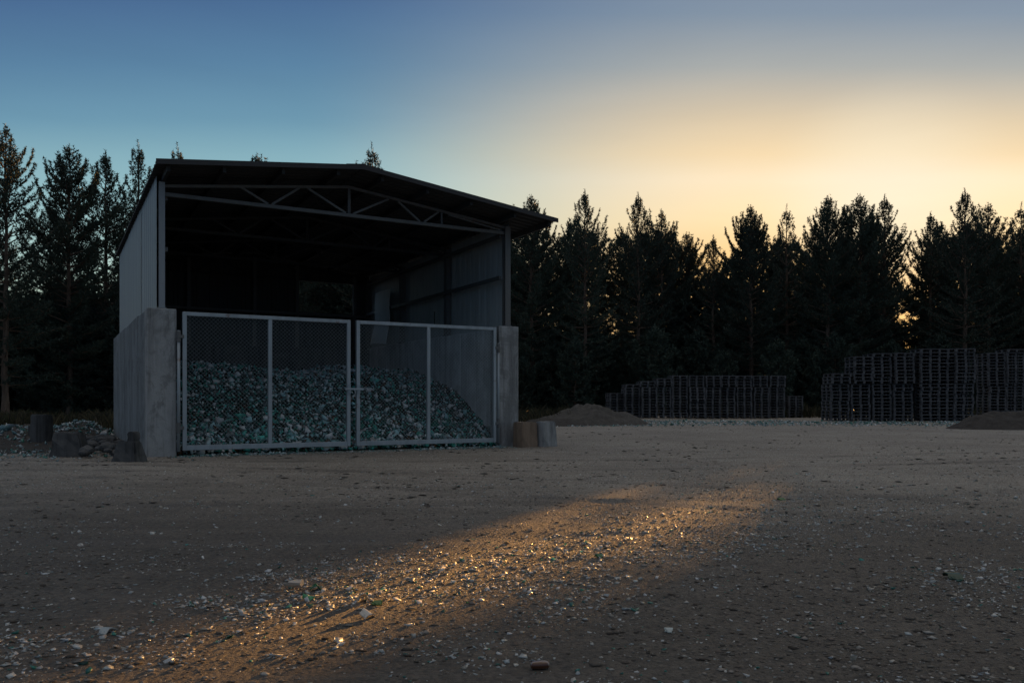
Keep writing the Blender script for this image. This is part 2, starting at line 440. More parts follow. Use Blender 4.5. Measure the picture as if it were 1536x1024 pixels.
# wall sheets: trapezoid profile cladding
def cladding(name, f, length, zlo, ztop, mat, pitch=.20, dep=.018, skip=None):
    """f(s, off, z) -> point; ribs run up the sheet"""
    vs = []; fs = []
    prof = [(0, 0), (.52, 0), (.60, 1), (.92, 1)]
    ss = []
    k = 0
    while k*pitch < length:
        for a, o in prof:
            s = (k + a)*pitch
            if s < length: ss.append((s, o*dep))
        k += 1
    ss.append((length, 0))
    for s, o in ss:
        for side in (0, .004):
            zt = ztop(s); 
            vs += [f(s, o + side, zlo(s)), f(s, o + side, zt)]
    n = len(ss)
    for i in range(n - 1):
        if skip and skip((ss[i][0] + ss[i+1][0])/2): continue
        a = i*4; b = a + 4
        fs += [(a, b, b+1, a+1), (a+2, a+3, b+3, b+2), (a+1, b+1, b+3, a+3), (a, a+2, b+2, b)]
    return vs, fs
def wall_sheet(name, f, spans, mat):
    mb = MB()
    for (s0, s1, zlo, ztop) in spans:
        g = lambda s, o, z, s0=s0: f(s0 + s, o, z)
        v, q = cladding(name, g, s1 - s0, zlo, ztop, mat)
        mb.add(v, q)
    return mb.build(name, M[mat], shed)
rt = lambda t, gap=.03: (lambda s: roof_z(t) - gap)
zl = lambda v: (lambda s: v)
# left wall: three overlapping sheets, outer face out
for a, b, o in ((0.10, 2.55, 0), (2.56, 5.2, .007), (5.21, 8.05, .0)):
    mb = MB()
    g = lambda s, off, z, a=a, o=o: P(.155 - off - o, a + s, z)
    v, q = cladding('x', g, b - a, lambda s: SH - .10, lambda s: roof_z(.15) - .03, 'clad', .333, .007); mb.add(v, q)
    mb.build('wall_cladding', M['clad'], shed)
# right wall: sheets with a slot between them and an open eave joint
for a, b, top in ((.12, 1.52, .05), (1.53, 3.585, .045), (3.645, 5.4, .06), (5.41, 8.05, .05)):
    mb = MB()
    g = lambda s, off, z, a=a: P(6.46 + off, a + s, z)
    def ztop(s, a=a, top=top):
        q = a + s
        return roof_z(6.46) - (.012 if (int(q*2.3) % 3 == 0 or q < 1.6) else top)
    v, q = cladding('x', g, b - a, lambda s: SH - .10, ztop, 'clad_in', .25, .005); mb.add(v, q)
    mb.build('wall_cladding', M['clad_in'], shed)
# the narrow slot between the two sheets is open only at the height of the lower girt
mb = MB(); sb(mb, 6.470, 6.482, 3.53, 3.70, 2.97, roof_z(6.46) - .04); sb(mb, 6.470, 6.482, 3.53, 3.70, SH - .1, 2.60)
mb.build('flashing', M['clad_in'], shed)
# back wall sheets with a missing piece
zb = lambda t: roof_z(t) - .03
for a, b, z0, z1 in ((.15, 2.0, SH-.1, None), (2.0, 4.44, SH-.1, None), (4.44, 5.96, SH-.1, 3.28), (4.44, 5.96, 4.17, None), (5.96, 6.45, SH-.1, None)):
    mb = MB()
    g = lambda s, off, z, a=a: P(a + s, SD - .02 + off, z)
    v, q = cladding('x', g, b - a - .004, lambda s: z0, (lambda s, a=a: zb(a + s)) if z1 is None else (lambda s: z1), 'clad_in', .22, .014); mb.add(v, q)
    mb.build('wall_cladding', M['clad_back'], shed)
# girts
for z in (3.24, 4.05):
    mb = MB(); sb(mb, .268, .32, .14, SD - .25, z, z + .07); mb.build('girt', M['steel'], shed)
    mb = MB(); sb(mb, 6.27, 6.32, .16, SD - .25, z, z + .07); mb.build('girt', M['steel'], shed)
mb = MB(); sb(mb, .33, 6.26, SD - .24, SD - .19, 3.18, 3.24); mb.build('girt', M['steel'], shed)
# roof trusses
def truss(d, mat):
    mb = MB()
    zb_ = 4.13
    def bar(t0, z0, t1, z1, w=.05): mb.bar(P(t0, d, z0), P(t1, d, z1), w, w)
    tz = lambda t: roof_z(t) - .165
    bar(.20, zb_, 6.42, zb_, .058)
    bar(.20, zb_ + .12, 3.243, tz(3.243), .045); bar(3.243, tz(3.243), 6.42, max(tz(6.42), zb_ + .10), .045)
    for t0, t1 in ((1.42, 1.86), (2.38, 1.92), (2.52, 3.19), (3.98, 3.32), (4.16, 4.58), (4.95, 4.66)):
        bar(t0, tz(t0) - .03, t1, zb_ + .035, .036)
    bar(3.255, zb_ + .035, 3.255, tz(3.243) - .03, .045)
    bar(5.02, zb_ + .03, 5.02, tz(5.02) - .03, .03)
    bar(5.15, tz(5.15) - .03, 6.25, zb_ + .05, .03)
    mb.build('roof_truss', M[mat], shed)
for d, mt in ((.085, 'steel'), (2.75, 'steel_shaded'), (5.4, 'steel_shaded'), (7.88, 'steel_shaded')): truss(d, mt)
# purlins
for t in (.25, 1.05, 1.95, 2.85, 3.62, 4.45, 5.3, 6.2, 6.95):
    mb = MB(); z = roof_z(t)
    sb(mb, t - .025, t + .025, -.58, 8.22, z - .125, z - .030); mb.build('purlin', M['steel_shaded'], shed)
# roof sheets (ribs run down the slope), ridge cap, front flashing
def roof_side(ta, tb):
    mb = MB()
    n = int(8.98 / .2)
    vs = []; fs = []; ds = []
    for k in range(n):
        for a, o in ((0, 0), (.5, 0), (.6, .028), (.9, .028)):
            ds.append((-.68 + (k + a)*.2, o))
    ds.append((-.68 + n*.2, 0))
    for d, o in ds:
        for t in (ta, tb):
            z = roof_z(t) + o
            vs += [P(t, d, z), P(t, d, z - .022)]
    for i in range(len(ds) - 1):
        a = i*4; b = a + 4
        fs += [(a, a+2, b+2, b), (a+1, b+1, b+3, a+3), (a, b, b+1, a+1), (a+2, a+3, b+3, b+2)]
    fs += [(0, 1, 3, 2), (len(vs)-4, len(vs)-2, len(vs)-1, len(vs)-3)]
    mb.add(vs, fs)
    return mb.build('roof_sheet', M['roof'], shed)
roof_side(.0715, 3.235); roof_side(3.251, 7.058)
mb = MB()
for s0, s1 in ((2.95, 3.243), (3.243, 3.54)):
    p = [P(s0, -.70, roof_z(s0) + .032), P(s1, -.70, roof_z(s1) + .036), P(s1, 8.3, roof_z(s1) + .036), P(s0, 8.3, roof_z(s0) + .032)]
    mb.hexa(p + [(a, b, c + .006) for a, b, c in p])
mb.build('ridge_cap', M['roof'], shed)
mb = MB()
for s0, s1 in ((.06, 3.243), (3.243, 7.07)):
    p = [P(s0, -.700, roof_z(s0) - .05), P(s1, -.700, roof_z(s1) - .05), P(s1, -.686, roof_z(s1) - .05), P(s0, -.686, roof_z(s0) - .05)]
    q = [P(s0, -.700, roof_z(s0) + .03), P(s1, -.700, roof_z(s1) + .03), P(s1, -.686, roof_z(s1) + .03), P(s0, -.686, roof_z(s0) + .03)]
    mb.hexa(p + q)
mb.build('fascia', M['roof'], shed)
# loose pale sheet hanging inside against the right wall
mb = MB(); v = []; f = []
nd, nz = 6, 12
for j in range(nz + 1):
    for i in range(nd + 1):
        q = i/nd; z = 2.34 + 1.42*j/nz
        bulge = .10*math.sin(q*3.1)*(1 - .5*j/nz) + .05*math.sin(j*.9)*.3 + .14*(1 - j/nz)**3
        v.append(P(6.24 - bulge, 5.93 + 1.02*q - .1*(1 - j/nz)**2*(1-q), z + .05*math.sin(q*2.2)*(1 - j/nz)))
n = len(v)
v += [(a + .02*DV[0], b + .02*DV[1], c) for a, b, c in v]
for j in range(nz):
    for i in range(nd):
        a = j*(nd+1) + i; b = a + nd + 1
        f += [(a, a+1, b+1, b), (n+a, n+b, n+b+1, n+a+1)]
for j in range(nz):
    a = j*(nd+1); b = a + nd + 1; f += [(a, b, n+b, n+a), (a+nd, n+a+nd, n+b+nd, b+nd)]
for i in range(nd):
    a = i; f += [(a, n+a, n+a+1, a+1)]; a = nz*(nd+1) + i; f += [(a, a+1, n+a+1, n+a)]
mb.add(v, f)
mb.build('loose_panel', M['panel'], shed)

# ------------------------------------------------------------------ gates (leaves hang on the pillars)
def gate(t0, tm, t1, hinge_t, latch_t):
    g = bpy.data.objects.new('gate', None); COL.objects.link(g); g.parent = shed; g.empty_display_size = .3
    d0, d1 = -.075, -.005
    zb_, zt = .086, 2.28
    w = .062
    fr = MB()
    sb(fr, t0, t0 + w, d0, d1, zb_, zt); sb(fr, t1 - w, t1, d0, d1, zb_, zt)
    sb(fr, t0 + w, t1 - w, d0 + .001, d1 - .001, zt - w, zt - .001)
    sb(fr, t0 + w, t1 - w, d0 + .001, d1 - .001, zb_ + .001, zb_ + w + .02)
    fr.build('frame', M['galv'], g, bevel=.006)
    st = MB(); sb(st, tm - .032, tm + .032, d0 + .004, d1 - .004, zb_ + w + .02, zt - w); st.build('stile', M['galv'], g, bevel=.006)
    # chain link: zigzag wires crossing on the diagonal
    wm = MB(); r = .0017; p = .064; dm = -.035
    za, zb2 = zb_ + w + .02, zt - w
    for (a, b) in ((t0 + w, tm - .032), (tm + .032, t1 - w)):
        wd, hg = b - a, zb2 - za
        k = -hg
        while k < wd:
            for sgn in (1, -1):
                # line t = a + k + s (sgn 1) or mirrored
                s0 = max(0, -k); s1 = min(hg, wd - k)
                if s1 - s0 < .02: continue
                e = [(a + k + s0, za + s0), (a + k + s1, za + s1)]
                if sgn < 0: e = [(a + b - x, z) for x, z in e]
                q0 = Vector(P(e[0][0], dm + .002*sgn, e[0][1])); q1 = Vector(P(e[1][0], dm + .002*sgn, e[1][1]))
                wm.tube([q0, q1], r, 3)
            k += p
    wm.build('wire_mesh', M['wire'], g)
    hp = MB()
    hp.tube([P(hinge_t, -.05, .07), P(hinge_t, -.05, 1.98)], .026, 8)
    hp.build('hinge_post', M['galv'], g, smooth=True)
    for z in (.42, 1.86):
        hb = MB(); lo, hi = sorted((hinge_t, t0 if hinge_t < t0 else t1))
        sb(hb, lo - .02, hi + .02, -.085, -.012, z, z + .05); hb.tube([P(hinge_t, -.05, z - .06), P(hinge_t, -.05, z + .11)], .036, 8)
        hb.build('hinge', M['steel'], g)
    return g
g1 = gate(.51, 1.862, 3.227, .455, 3.227)
g2 = gate(3.335, 4.694, 6.084, 6.135, 3.335)
mb = MB(); mb.bar(P(3.12, -.095, 1.08), P(3.46, -.095, 1.08), .03, .035); mb.bar(P(3.20, -.085, 1.0), P(3.20, -.085, 1.16), .05, .03); mb.bar(P(3.37, -.085, 1.0), P(3.37, -.085, 1.16), .05, .03)
mb.tube([P(3.28, -.10, 1.08), P(3.30, -.11, 1.02), P(3.28, -.12, .97)], .010, 6)
mb.build('latch', M['galv'], g1)

# ------------------------------------------------------------------ shards
GREENS = [(.02, .14, .105), (.03, .21, .165), (.05, .28, .24), (.015, .085, .065)]
CLEAR = [(.62, .70, .70), (.40, .52, .53), (.20, .34, .36), (.82, .84, .82), (.12, .24, .25)]
BROWN = [(.11, .055, .02), (.08, .04, .02)]
def shard_mesh(name, pos, size, colors, tilt=.5, flat=.35, deep=.5):
    """n wedge-shaped shards: an irregular five-cornered top and a keel below"""
    n = len(pos)
    ang = np.sort(RNG.uniform(0, 2*np.pi, (n, 5)), 1) * .35 + np.linspace(0, 2*np.pi, 5, endpoint=False) * .9 + RNG.uniform(0, 6.28, (n, 1))
    rad = size[:, None] * RNG.uniform(.45, 1.1, (n, 5))
    el = RNG.uniform(.45, 1.0, (n, 1))
    top = np.stack([rad*np.cos(ang), rad*np.sin(ang)*el, size[:, None]*RNG.uniform(-.15, flat, (n, 5))], -1)
    keel = np.stack([RNG.uniform(-.2, .2, n)*size, RNG.uniform(-.2, .2, n)*size, -deep*size], -1)
    pts = np.concatenate([top, keel[:, None]], 1)
    ax, ay, az = RNG.normal(0, tilt, n), RNG.normal(0, tilt, n), RNG.uniform(0, 6.28, n)
    def rot(p, i, j, a):
        c, s = np.cos(a)[:, None], np.sin(a)[:, None]
        q = p.copy(); q[..., i] = c*p[..., i] - s*p[..., j]; q[..., j] = s*p[..., i] + c*p[..., j]; return q
    pts = rot(pts, 0, 1, az); pts = rot(pts, 1, 2, ax); pts = rot(pts, 0, 2, ay)
    pts += pos[:, None]
    tri = np.array([(0,1,2),(0,2,3),(0,3,4),(1,0,5),(2,1,5),(3,2,5),(4,3,5),(0,4,5)])
    F = (tri[None] + (np.arange(n)*6)[:, None, None]).reshape(-1, 3)
    return np_mesh(name, pts.reshape(-1, 3), F, np.repeat(colors, 8, 0))
def pick(palette, w, n):
    c = np.array(palette)[RNG.choice(len(palette), n, p=np.array(w)/np.sum(w))]
    return np.clip(c * RNG.uniform(.65, 1.35, (n, 1)), 0, .8)

# glass heap in the shed
def pile_z(t, d):
    front = np.clip(.06 + (d - .20)*.50, 0, None)
    top = 1.60 + .25*fbm(t*.6, d*.6, 41, 3)
    z = -np.log(np.exp(-front*5) + np.exp(-top*5))/5
    z = z + .05*fbm(t*1.7, d*1.7, 44, 4) + .10*np.exp(-((t-1.3)/.9)**2)*np.clip(d/2, 0, 1) - .10*np.exp(-((t-5.9)/.5)**2)*np.clip(d, 0, 1)
    return np.maximum(z, .0)
tt = np.linspace(.245, 6.378, 150); dd = np.concatenate([np.linspace(.06, 5, 120), np.linspace(5.1, SD - .27, 30)])
gt, gd = np.meshgrid(tt, dd); z = pile_z(gt, gd); z[0] = -.03
z = z + RNG.uniform(-.02, .02, z.shape)
V = np.stack([A0[0] + DV[0]*gt + SV[0]*gd, A0[1] + DV[1]*gt + SV[1]*gd, z], -1).reshape(-1, 3)
ii = np.arange(gt.size).reshape(gt.shape)
F = np.stack([ii[:-1,:-1], ii[:-1,1:], ii[1:,1:], ii[1:,:-1]], -1).reshape(-1, 4)
nb = len(F)
cb = pick(GREENS + BROWN + [(.05, .08, .08)], [3, 3, 1, 4, 1, 1, 4], nb)*.3
base_me = np_mesh('pile_base', V, F, cb)
n = 13000
t_ = RNG.uniform(.27, 6.35, n); d_ = .10 + (RNG.uniform(0, 1, n)**1.25)*5.6
cl = fbm(t_*1.6, d_*1.6, 47, 3)
big = RNG.uniform(0, 1, n)
size = np.where(big > .90, RNG.uniform(.05, .10, n), RNG.uniform(.018, .055, n)) * (1 + .3*(d_ < 1.2))
pos = np.stack([A0[0] + DV[0]*t_ + SV[0]*d_, A0[1] + DV[1]*t_ + SV[1]*d_, pile_z(t_, d_) + size*.25], -1)
gcol = pick(GREENS, [3, 4, 3, 2], n); ccol = pick(CLEAR, [2, 3, 3, 1, 3], n); bcol = pick(BROWN, [1, 1], n)
kind = RNG.uniform(0, 1, n) + .45*cl
col = np.where((kind > .60)[:, None], gcol, ccol); dkm = RNG.uniform(0, 1, n) < .30; col = np.where(dkm[:, None], col*.30, np.clip(col*1.9, 0, .88)); col = np.where((RNG.uniform(0, 1, n) < .06)[:, None], bcol, col)
sm = shard_mesh('heap_shards', pos, size, col, tilt=.75, flat=.5)
hp = bpy.data.objects.new('glass_heap', base_me)
base_me.materials.append(M['glass'])
bm_ = link_mesh('glass_heap', sm, M['glass'])
# one object: join the base surface with the shards
import bmesh
bm = bmesh.new(); bm.from_mesh(sm); bm.from_mesh(base_me); bm.to_mesh(sm); bm.free()
bpy.data.objects.remove(hp)
tag(bm_, 'sloping heap of broken green and clear bottle glass filling the shed behind the gates', 'glass heap', kind='stuff')

# chips and shards strewn over the yard
def scatter(n, ymin, ymax, power):
    u = RNG.uniform(0, 1, n); e = 1 - power
    y = (ymin**e + u*(ymax**e - ymin**e))**(1/e)
    x = RNG.uniform(-.74, .74, n)*y*1.05
    return x, y
def outside(x, y):
    t, d = in_rect(x, y)
    return ~((t > -.02) & (t < SW + .02) & (d > -.13) & (d < SD))
def chip_density(x, y):
    ax, ay = .72, .694                                        # axis of the long streak of chips
    a = (x - .7)*ax + (y - 5.0)*ay; b = -(x - .7)*ay + (y - 5.0)*ax
    den = .15 + 1.9*np.exp(-(b/.62)**2 - (np.maximum(np.abs(a) - 2.0, 0)/1.4)**2)
    den += .45*np.exp(-((x - .3)/.7)**2 - ((y - 2.95)/.55)**2)
    den += .14*np.exp(-((x + 1.9)/.9)**2 - ((y - 3.1)/.8)**2)
    den += .35*np.exp(-((x - 2.3)/.5)**2 - ((y - 3.6)/.5)**2)
    den += .30*np.exp(-((x - 4)/2.5)**2 - ((y - 8.5)/2.0)**2)
    den *= 1 - .8*np.exp(-((x + 1.5)/1.1)**2 - ((y - 2.5)/.8)**2)
    return den * np.clip(.9 + 2.3*fbm(x*1.2, y*1.5, 63, 4), .10, 2.2)
x, y = scatter(90000, 1.9, 15.5, 1.25)
keep = (RNG.uniform(0, 1, len(x))*.85 < chip_density(x, y)) & outside(x, y)
x, y = x[keep], y[keep]; n = len(x)
size = np.clip(RNG.lognormal(-4.88, .54, n), .003, .026)
col = np.where((RNG.uniform(0, 1, n) < .10)[:, None], pick(GREENS, [1, 2, 2, 1], n), pick([(.80, .78, .73), (.66, .66, .63), (.50, .53, .53), (.82, .80, .76), (.40, .36, .30)], [3, 3, 3, 1, 2], n))
pos = np.stack([x, y, H(x, y) + size*.12], -1)
ch = link_mesh('glass_chips', shard_mesh('glass_chips', pos, size, col, .22, .3, .5), M['chip'])
tag(ch, 'countless pale and green glass chips strewn over the dirt yard', 'glass chips', kind='stuff')

# coarser spill: foot of the gates, bank left of the shed, verge before the pallets
def blob(n, cx, cy, sx, sy): return RNG.normal(cx, sx, n), RNG.normal(cy, sy, n)
parts = []
n = 900; t_ = RNG.uniform(.3, 6.3, n); d_ = -.12 - np.abs(RNG.normal(0, .22, n))
parts.append((A0[0] + DV[0]*t_ + SV[0]*d_, A0[1] + DV[1]*t_ + SV[1]*d_, .010, .028))
n = 260; t_ = np.concatenate([RNG.uniform(.45, 2.3, n//2), RNG.uniform(4.3, 6.2, n - n//2)]); d_ = -.14 - np.abs(RNG.normal(0, .09, n))
parts.append((A0[0] + DV[0]*t_ + SV[0]*d_, A0[1] + DV[1]*t_ + SV[1]*d_, .025, .06))
parts.append((*blob(900, -10.8, 17.6, 2.0, 1.3), .015, .075)); parts.append((*blob(170, -10.8, 17.8, 2.2, 1.1), .06, .17))
parts.append((*blob(600, -10.05, 18.6, .55, .7), .015, .07))
parts.append((*blob(600, -8.0, 12.9, 1.1, .55), .012, .05))
parts.append((*blob(400, -14.5, 18.0, 2.5, 1.2), .02, .08))
xx = RNG.uniform(3.5, 24, 5200); yy = 32.0 - .10*(xx - 10) + RNG.normal(0, 1.7, 5200)
parts.append((xx, yy, .02, .085))
parts.append((*blob(300, 2.5, 29.0, 2.0, .8), .02, .08))
parts.append((*blob(350, 5.2, 6.0, .9, .8), .006, .022))
x = np.concatenate([p[0] for p in parts]); y = np.concatenate([p[1] for p in parts])
size = np.concatenate([RNG.uniform(0, 1, len(p[0]))**2*(p[3]-p[2]) + p[2] for p in parts])
k = outside(x, y); x, y, size = x[k], y[k], size[k]; n = len(x)
col = np.where((RNG.uniform(0, 1, n) < .30)[:, None], pick(GREENS, [1, 2, 2, 1], n), pick(CLEAR, [3, 3, 2, 2, 1], n))
zz = H(x, y) + .13*np.exp(-((x + 10.05)/.7)**2 - ((y - 18.7)/.8)**2)
zz = zz + .05*np.clip(1.1 - ((x + 11.8)/5.6)**2 - ((y - 16.6)/4.4)**2, 0, 1)
pos = np.stack([x, y, zz + size*.2], -1)
sp = link_mesh('glass_spill', shard_mesh('glass_spill', pos, size, col, .5, .45, .5), M['chip'])
tag(sp, 'coarse broken glass spilled at the gate foot and along the yard edges', 'broken glass', kind='stuff')

# pebbles and clods
x, y = scatter(42000, 1.9, 30, 1.35)
k = outside(x, y) & (RNG.uniform(0, 1, len(x)) < np.clip(.5 + 1.3*fbm(x*.9, y*1.2, 71, 4), .08, 1)); x, y = x[k], y[k]
size = np.clip(RNG.lognormal(-5.35, .5, len(x)), .0028, .018)
x2, y2 = scatter(9000, 2.6, 30, .95); k = outside(x2, y2) & (fbm(x2*.8, y2*.8, 73, 3) > -.1); x2, y2 = x2[k], y2[k]
s2 = np.clip(RNG.lognormal(-4.15, .55, len(x2)), .008, .055) * np.clip(y2/12, .35, 1)
x = np.concatenate([x, x2]); y = np.concatenate([y, y2]); size = np.concatenate([size, s2]); n = len(x)
flat = np.concatenate([np.full(n - len(x2), .62), np.full(len(x2), .26)])
cs = pick([(.22, .195, .17), (.10, .085, .072), (.32, .30, .27), (.15, .12, .10)], [4, 3, 2, 3], n)
cs[n - len(x2):] *= .38
octv = np.array([(1,0,0),(0,1,0),(-1,0,0),(0,-1,0),(0,0,.7),(0,0,-.7)], float)
pts = octv[None] * size[:, None, None] * RNG.uniform(.55, 1.3, (n, 6, 1)); pts[..., 2] *= flat[:, None]; a = RNG.uniform(0, 6.28, n)
c, s = np.cos(a)[:, None], np.sin(a)[:, None]
q = pts.copy(); q[..., 0] = (c*pts[..., 0] - s*pts[..., 1])*1.25; q[..., 1] = s*pts[..., 0] + c*pts[..., 1]
q += np.stack([x, y, H(x, y) + size*.15], -1)[:, None]
tri = np.array([(0,1,4),(1,2,4),(2,3,4),(3,0,4),(1,0,5),(2,1,5),(3,2,5),(0,3,5)])
F = (tri[None] + (np.arange(n)*6)[:, None, None]).reshape(-1, 3)
pb = link_mesh('gravel', np_mesh('gravel', q.reshape(-1, 3), F, np.repeat(cs, 8, 0)), M['stone'])
tag(pb, 'loose pebbles and dirt clods across the yard', 'gravel', kind='stuff')

# ------------------------------------------------------------------ concrete blocks
def rough_block(name, loc, pts_bottom, pts_top, z0, z1, mat, label, group=None, rz=0, jag=.012, seed=0, extra=None):
    """a cast block between two outlines, subdivided and worn"""
    rng = np.random.default_rng(seed)
    bm = bmesh.new()
    n = len(pts_bottom)
    vb = [bm.verts.new((x, y, z0)) for x, y in pts_bottom]; vt = [bm.verts.new((x, y, z1)) for x, y in pts_top]
    bm.faces.new(vb[::-1]); bm.faces.new(vt)
    for i in range(n): bm.faces.new((vb[i], vb[(i+1) % n], vt[(i+1) % n], vt[i]))
    if extra: extra(bm)
    bmesh.ops.bevel(bm, geom=[e for e in bm.edges], offset=.018, segments=2, affect='EDGES')
    bmesh.ops.triangulate(bm, faces=bm.faces[:])
    bmesh.ops.subdivide_edges(bm, edges=[e for e in bm.edges if e.calc_length() > .07], cuts=3, use_grid_fill=True)
    bm.normal_update()
    P_ = np.array([v.co[:] for v in bm.verts]); Nn = np.array([v.normal[:] for v in bm.verts])
    d = fbm(P_[:, 0]*9 + P_[:, 2]*5 + seed, P_[:, 1]*9 - P_[:, 2]*6, seed, 4) * jag
    chip = np.clip(fbm(P_[:, 0]*4 + seed*3.1, P_[:, 2]*4 + P_[:, 1]*3, seed + 9, 3) - .35, 0, 1) * .12
    P_ += Nn * (d - chip)[:, None]
    for v, p in zip(bm.verts, P_): v.co = p
    me = bpy.data.meshes.new(name); bm.to_mesh(me); bm.free()
    o = link_mesh(name, me, mat); o.location = loc; o.rotation_euler = (0, 0, rz)
    return tag(o, label, 'concrete block', group)
def sq(a, b): return [(-a, -b), (a, -b), (a, b), (-a, b)]
def ring(r, n=20, ry=None): return [(r*math.cos(2*math.pi*i/n), (ry or r)*math.sin(2*math.pi*i/n)) for i in range(n)]
def at(u, v, dz=-.02):
    x, y = G(u, v); return (x, y, h1(x, y) + dz)
rough_block('concrete_block', at(788, 669.5), sq(.185, .17), sq(.175, .16), 0, .49, M['conc_warm'], 'rust-brown stained concrete block tucked against the right gate pillar', rz=R(34), seed=3)
rough_block('concrete_block', at(818, 669), sq(.185, .165), sq(.15, .13), 0, .50, M['conc'], 'pale grey tapered concrete block standing free, beside the rust-stained block', rz=R(38), seed=4)
rough_block('concrete_block', at(63, 667.5), ring(.205, 22), ring(.19, 22), 0, .58, M['conc_dark'], 'tall round dark concrete block among glass debris left of the shed', seed=5)
rough_block('concrete_block', (G(43, 664)[0], G(43, 664)[1] + .25, h1(*G(43, 664)) - .02), sq(.11, .12), sq(.11, .11), 0, .30, M['conc_dark'], 'small square dark block pressed against the tall round concrete block', rz=R(12), seed=6)
rough_block('concrete_block', at(105, 684), sq(.26, .20), sq(.185, .14), 0, .40, M['conc_dark'], 'squat dark tapered concrete block between the round block and the shed', rz=R(8), seed=7, jag=.045)
def knob(bm):
    r = bmesh.ops.create_cube(bm, size=1)
    for v in r['verts']: v.co = (v.co.x*.12 + .06, v.co.y*.15, v.co.z*.16 + .37)
rough_block('concrete_block', at(194, 692), [(-.22, -.14), (.19, -.15), (.20, .15), (-.19, .16)], [(-.13, -.10), (.15, -.11), (.14, .10), (-.12, .11)], 0, .32, M['conc_dark'], 'broken dark concrete lump with a stub on top before the left pillar', rz=R(-6), seed=8, jag=.04, extra=knob)

def rubble():
    n = 46; rng = np.random.default_rng(19); bm = bmesh.new()
    for k in range(n):
        u = rng.uniform(122, 182); v = rng.uniform(668, 690); x, y = G(u, v)
        r = rng.uniform(.04, .13); m4 = Matrix.Translation((x, y, h1(x, y) + r*.35 + max(0, .16 - abs(u - 152)*.004))) @ Matrix.Rotation(rng.uniform(0, 6), 4, 'Z') @ Matrix.Rotation(rng.uniform(-.6, .6), 4, 'X')
        res = bmesh.ops.create_icosphere(bm, subdivisions=2, radius=r, matrix=m4)
        for q in res['verts']:
            c = m4.translation; d = q.co - c
            f = .75 + .5*float(fbm(np.array([d.x*9/r*.1 + k*3.1]), np.array([d.y*9/r*.1 + d.z*6/r*.1]), k, 3)[0])
            q.co = c + Vector((d.x*f*1.15, d.y*f, d.z*f*.7))
    me = bpy.data.meshes.new('rubble'); bm.to_mesh(me); bm.free()
    tag(link_mesh('rubble', me, M['conc_dark']), 'heap of dark concrete rubble lumps between the squat block and the broken lump', 'rubble', kind='stuff')
rubble()

# ------------------------------------------------------------------ soil mounds
def mound(name, cx, cy, rx, ry, h, mat, label, seed, pk=(0, 0)):
    n1, n2 = 90, 60
    a = np.linspace(-1.25, 1.25, n1); b = np.linspace(-1.25, 1.25, n2)
    gx, gy = np.meshgrid(a, b)
    wx = cx + gx*rx; wy = cy + gy*ry
    r = np.hypot(gx*(1 + .25*vnoise(gx*2 + seed, gy*2, seed)), gy)
    z = h * np.clip(1 - r**2.0, 0, 1)**1.15 * (1 + .55*fbm(gx*1.9 + seed, gy*1.9, seed, 3))
    z += .32*h*fbm(gx*5, gy*5, seed + 2, 5) * np.clip(1.4 - r, 0, 1)
    base = H(wx, wy)
    z = np.where(r < 1.0, z, -.10 * np.clip(r - 1.0, 0, 1)*4) + base + .01
    V = np.stack([wx - cx, wy - cy, z], -1).reshape(-1, 3)
    ii = np.arange(gx.size).reshape(gx.shape)
    F = np.stack([ii[:-1,:-1], ii[:-1,1:], ii[1:,1:], ii[1:,:-1]], -1).reshape(-1, 4)
    o = link_mesh(name, np_mesh(name, V, F, smooth=True), mat); o.location = (cx, cy, 0)
    return tag(o, label, 'soil mound')
mound('soil_mound', XU(884, 30.5), 30.5, 2.3, 1.6, .66, M['soil_grey'], 'grey soil mound at the left end of the low pallet row', 3)
mound('soil_mound', XU(1512, 25.5), 25.5, 1.9, 1.2, .50, M['soil'], 'dark soil mound before the tall pallet stacks at the right edge', 5)
mound('soil_mound', XU(826, 29.0), 29.0, 1.3, .9, .26, M['soil'], 'low dark ridge of soil trailing off the grey mound towards the shed', 8)
mound('cullet_mound', -10.05, 18.7, .85, .95, .14, M['soil_grey'], 'small pale debris mound against the left wall of the shed', 11)
mound('debris_bank', -11.8, 16.6, 5.6, 4.4, .05, M['soil'], 'broad low bank of dark debris-strewn soil left of the shed', 14)

# ------------------------------------------------------------------ pallets
ORD = ['lowest', 'second', 'third', 'fourth', 'fifth', 'sixth', 'seventh', 'eighth', 'ninth', 'tenth', 'eleventh', 'twelfth', 'thirteenth', 'fourteenth',
       'fifteenth', 'sixteenth', 'seventeenth', 'eighteenth', 'nineteenth', 'twentieth', 'twenty-first', 'twenty-second', 'twenty-third']
def deck_mb():
    mb = MB()
    for i in range(5):
        x = -.4 + .0725*1 + i*.16375 - .0725 + .0725
        x = -.3275 + i*.16375
        w = .0725 if i % 2 == 0 else .05
        mb.box(x - w, x + w, -.6, .6, .122, .144)
    for y in (-.5275, 0, .5275): mb.box(-.4, .4, y - .0725, y + .0725, .100, .1215)
    return mb
def skid_mb(x, w):
    mb = MB(); mb.box(x - w, x + w, -.6, .6, 0, .0215)
    for y in (-.5275, 0, .5275): mb.box(x - w, x + w, y - .0725, y + .0725, .0218, .0998)
    return mb
O0 = (0, 0, 0)
def pallet_tree(label):
    root = thing('pallet', O0, label, 'pallet', 'pallets stacked at the edge of the yard')
    deck_mb().build('deck', M['wood'], root)
    for x, w in ((-.362, .036), (0, .045), (.362, .036)): skid_mb(x, w).build('skid', M['wood'], root)
    return root
big0 = pallet_tree('x'); big_kids = list(big0.children)
mbf = deck_mb()
for x, w in ((-.362, .036), (0, .045), (.362, .036)): s_ = skid_mb(x, w); mbf.add(s_.v, s_.f)
far0 = mbf.build('pallet', M['wood']); far0['category'] = 'pallet'; far0['group'] = 'pallets stacked at the edge of the yard'
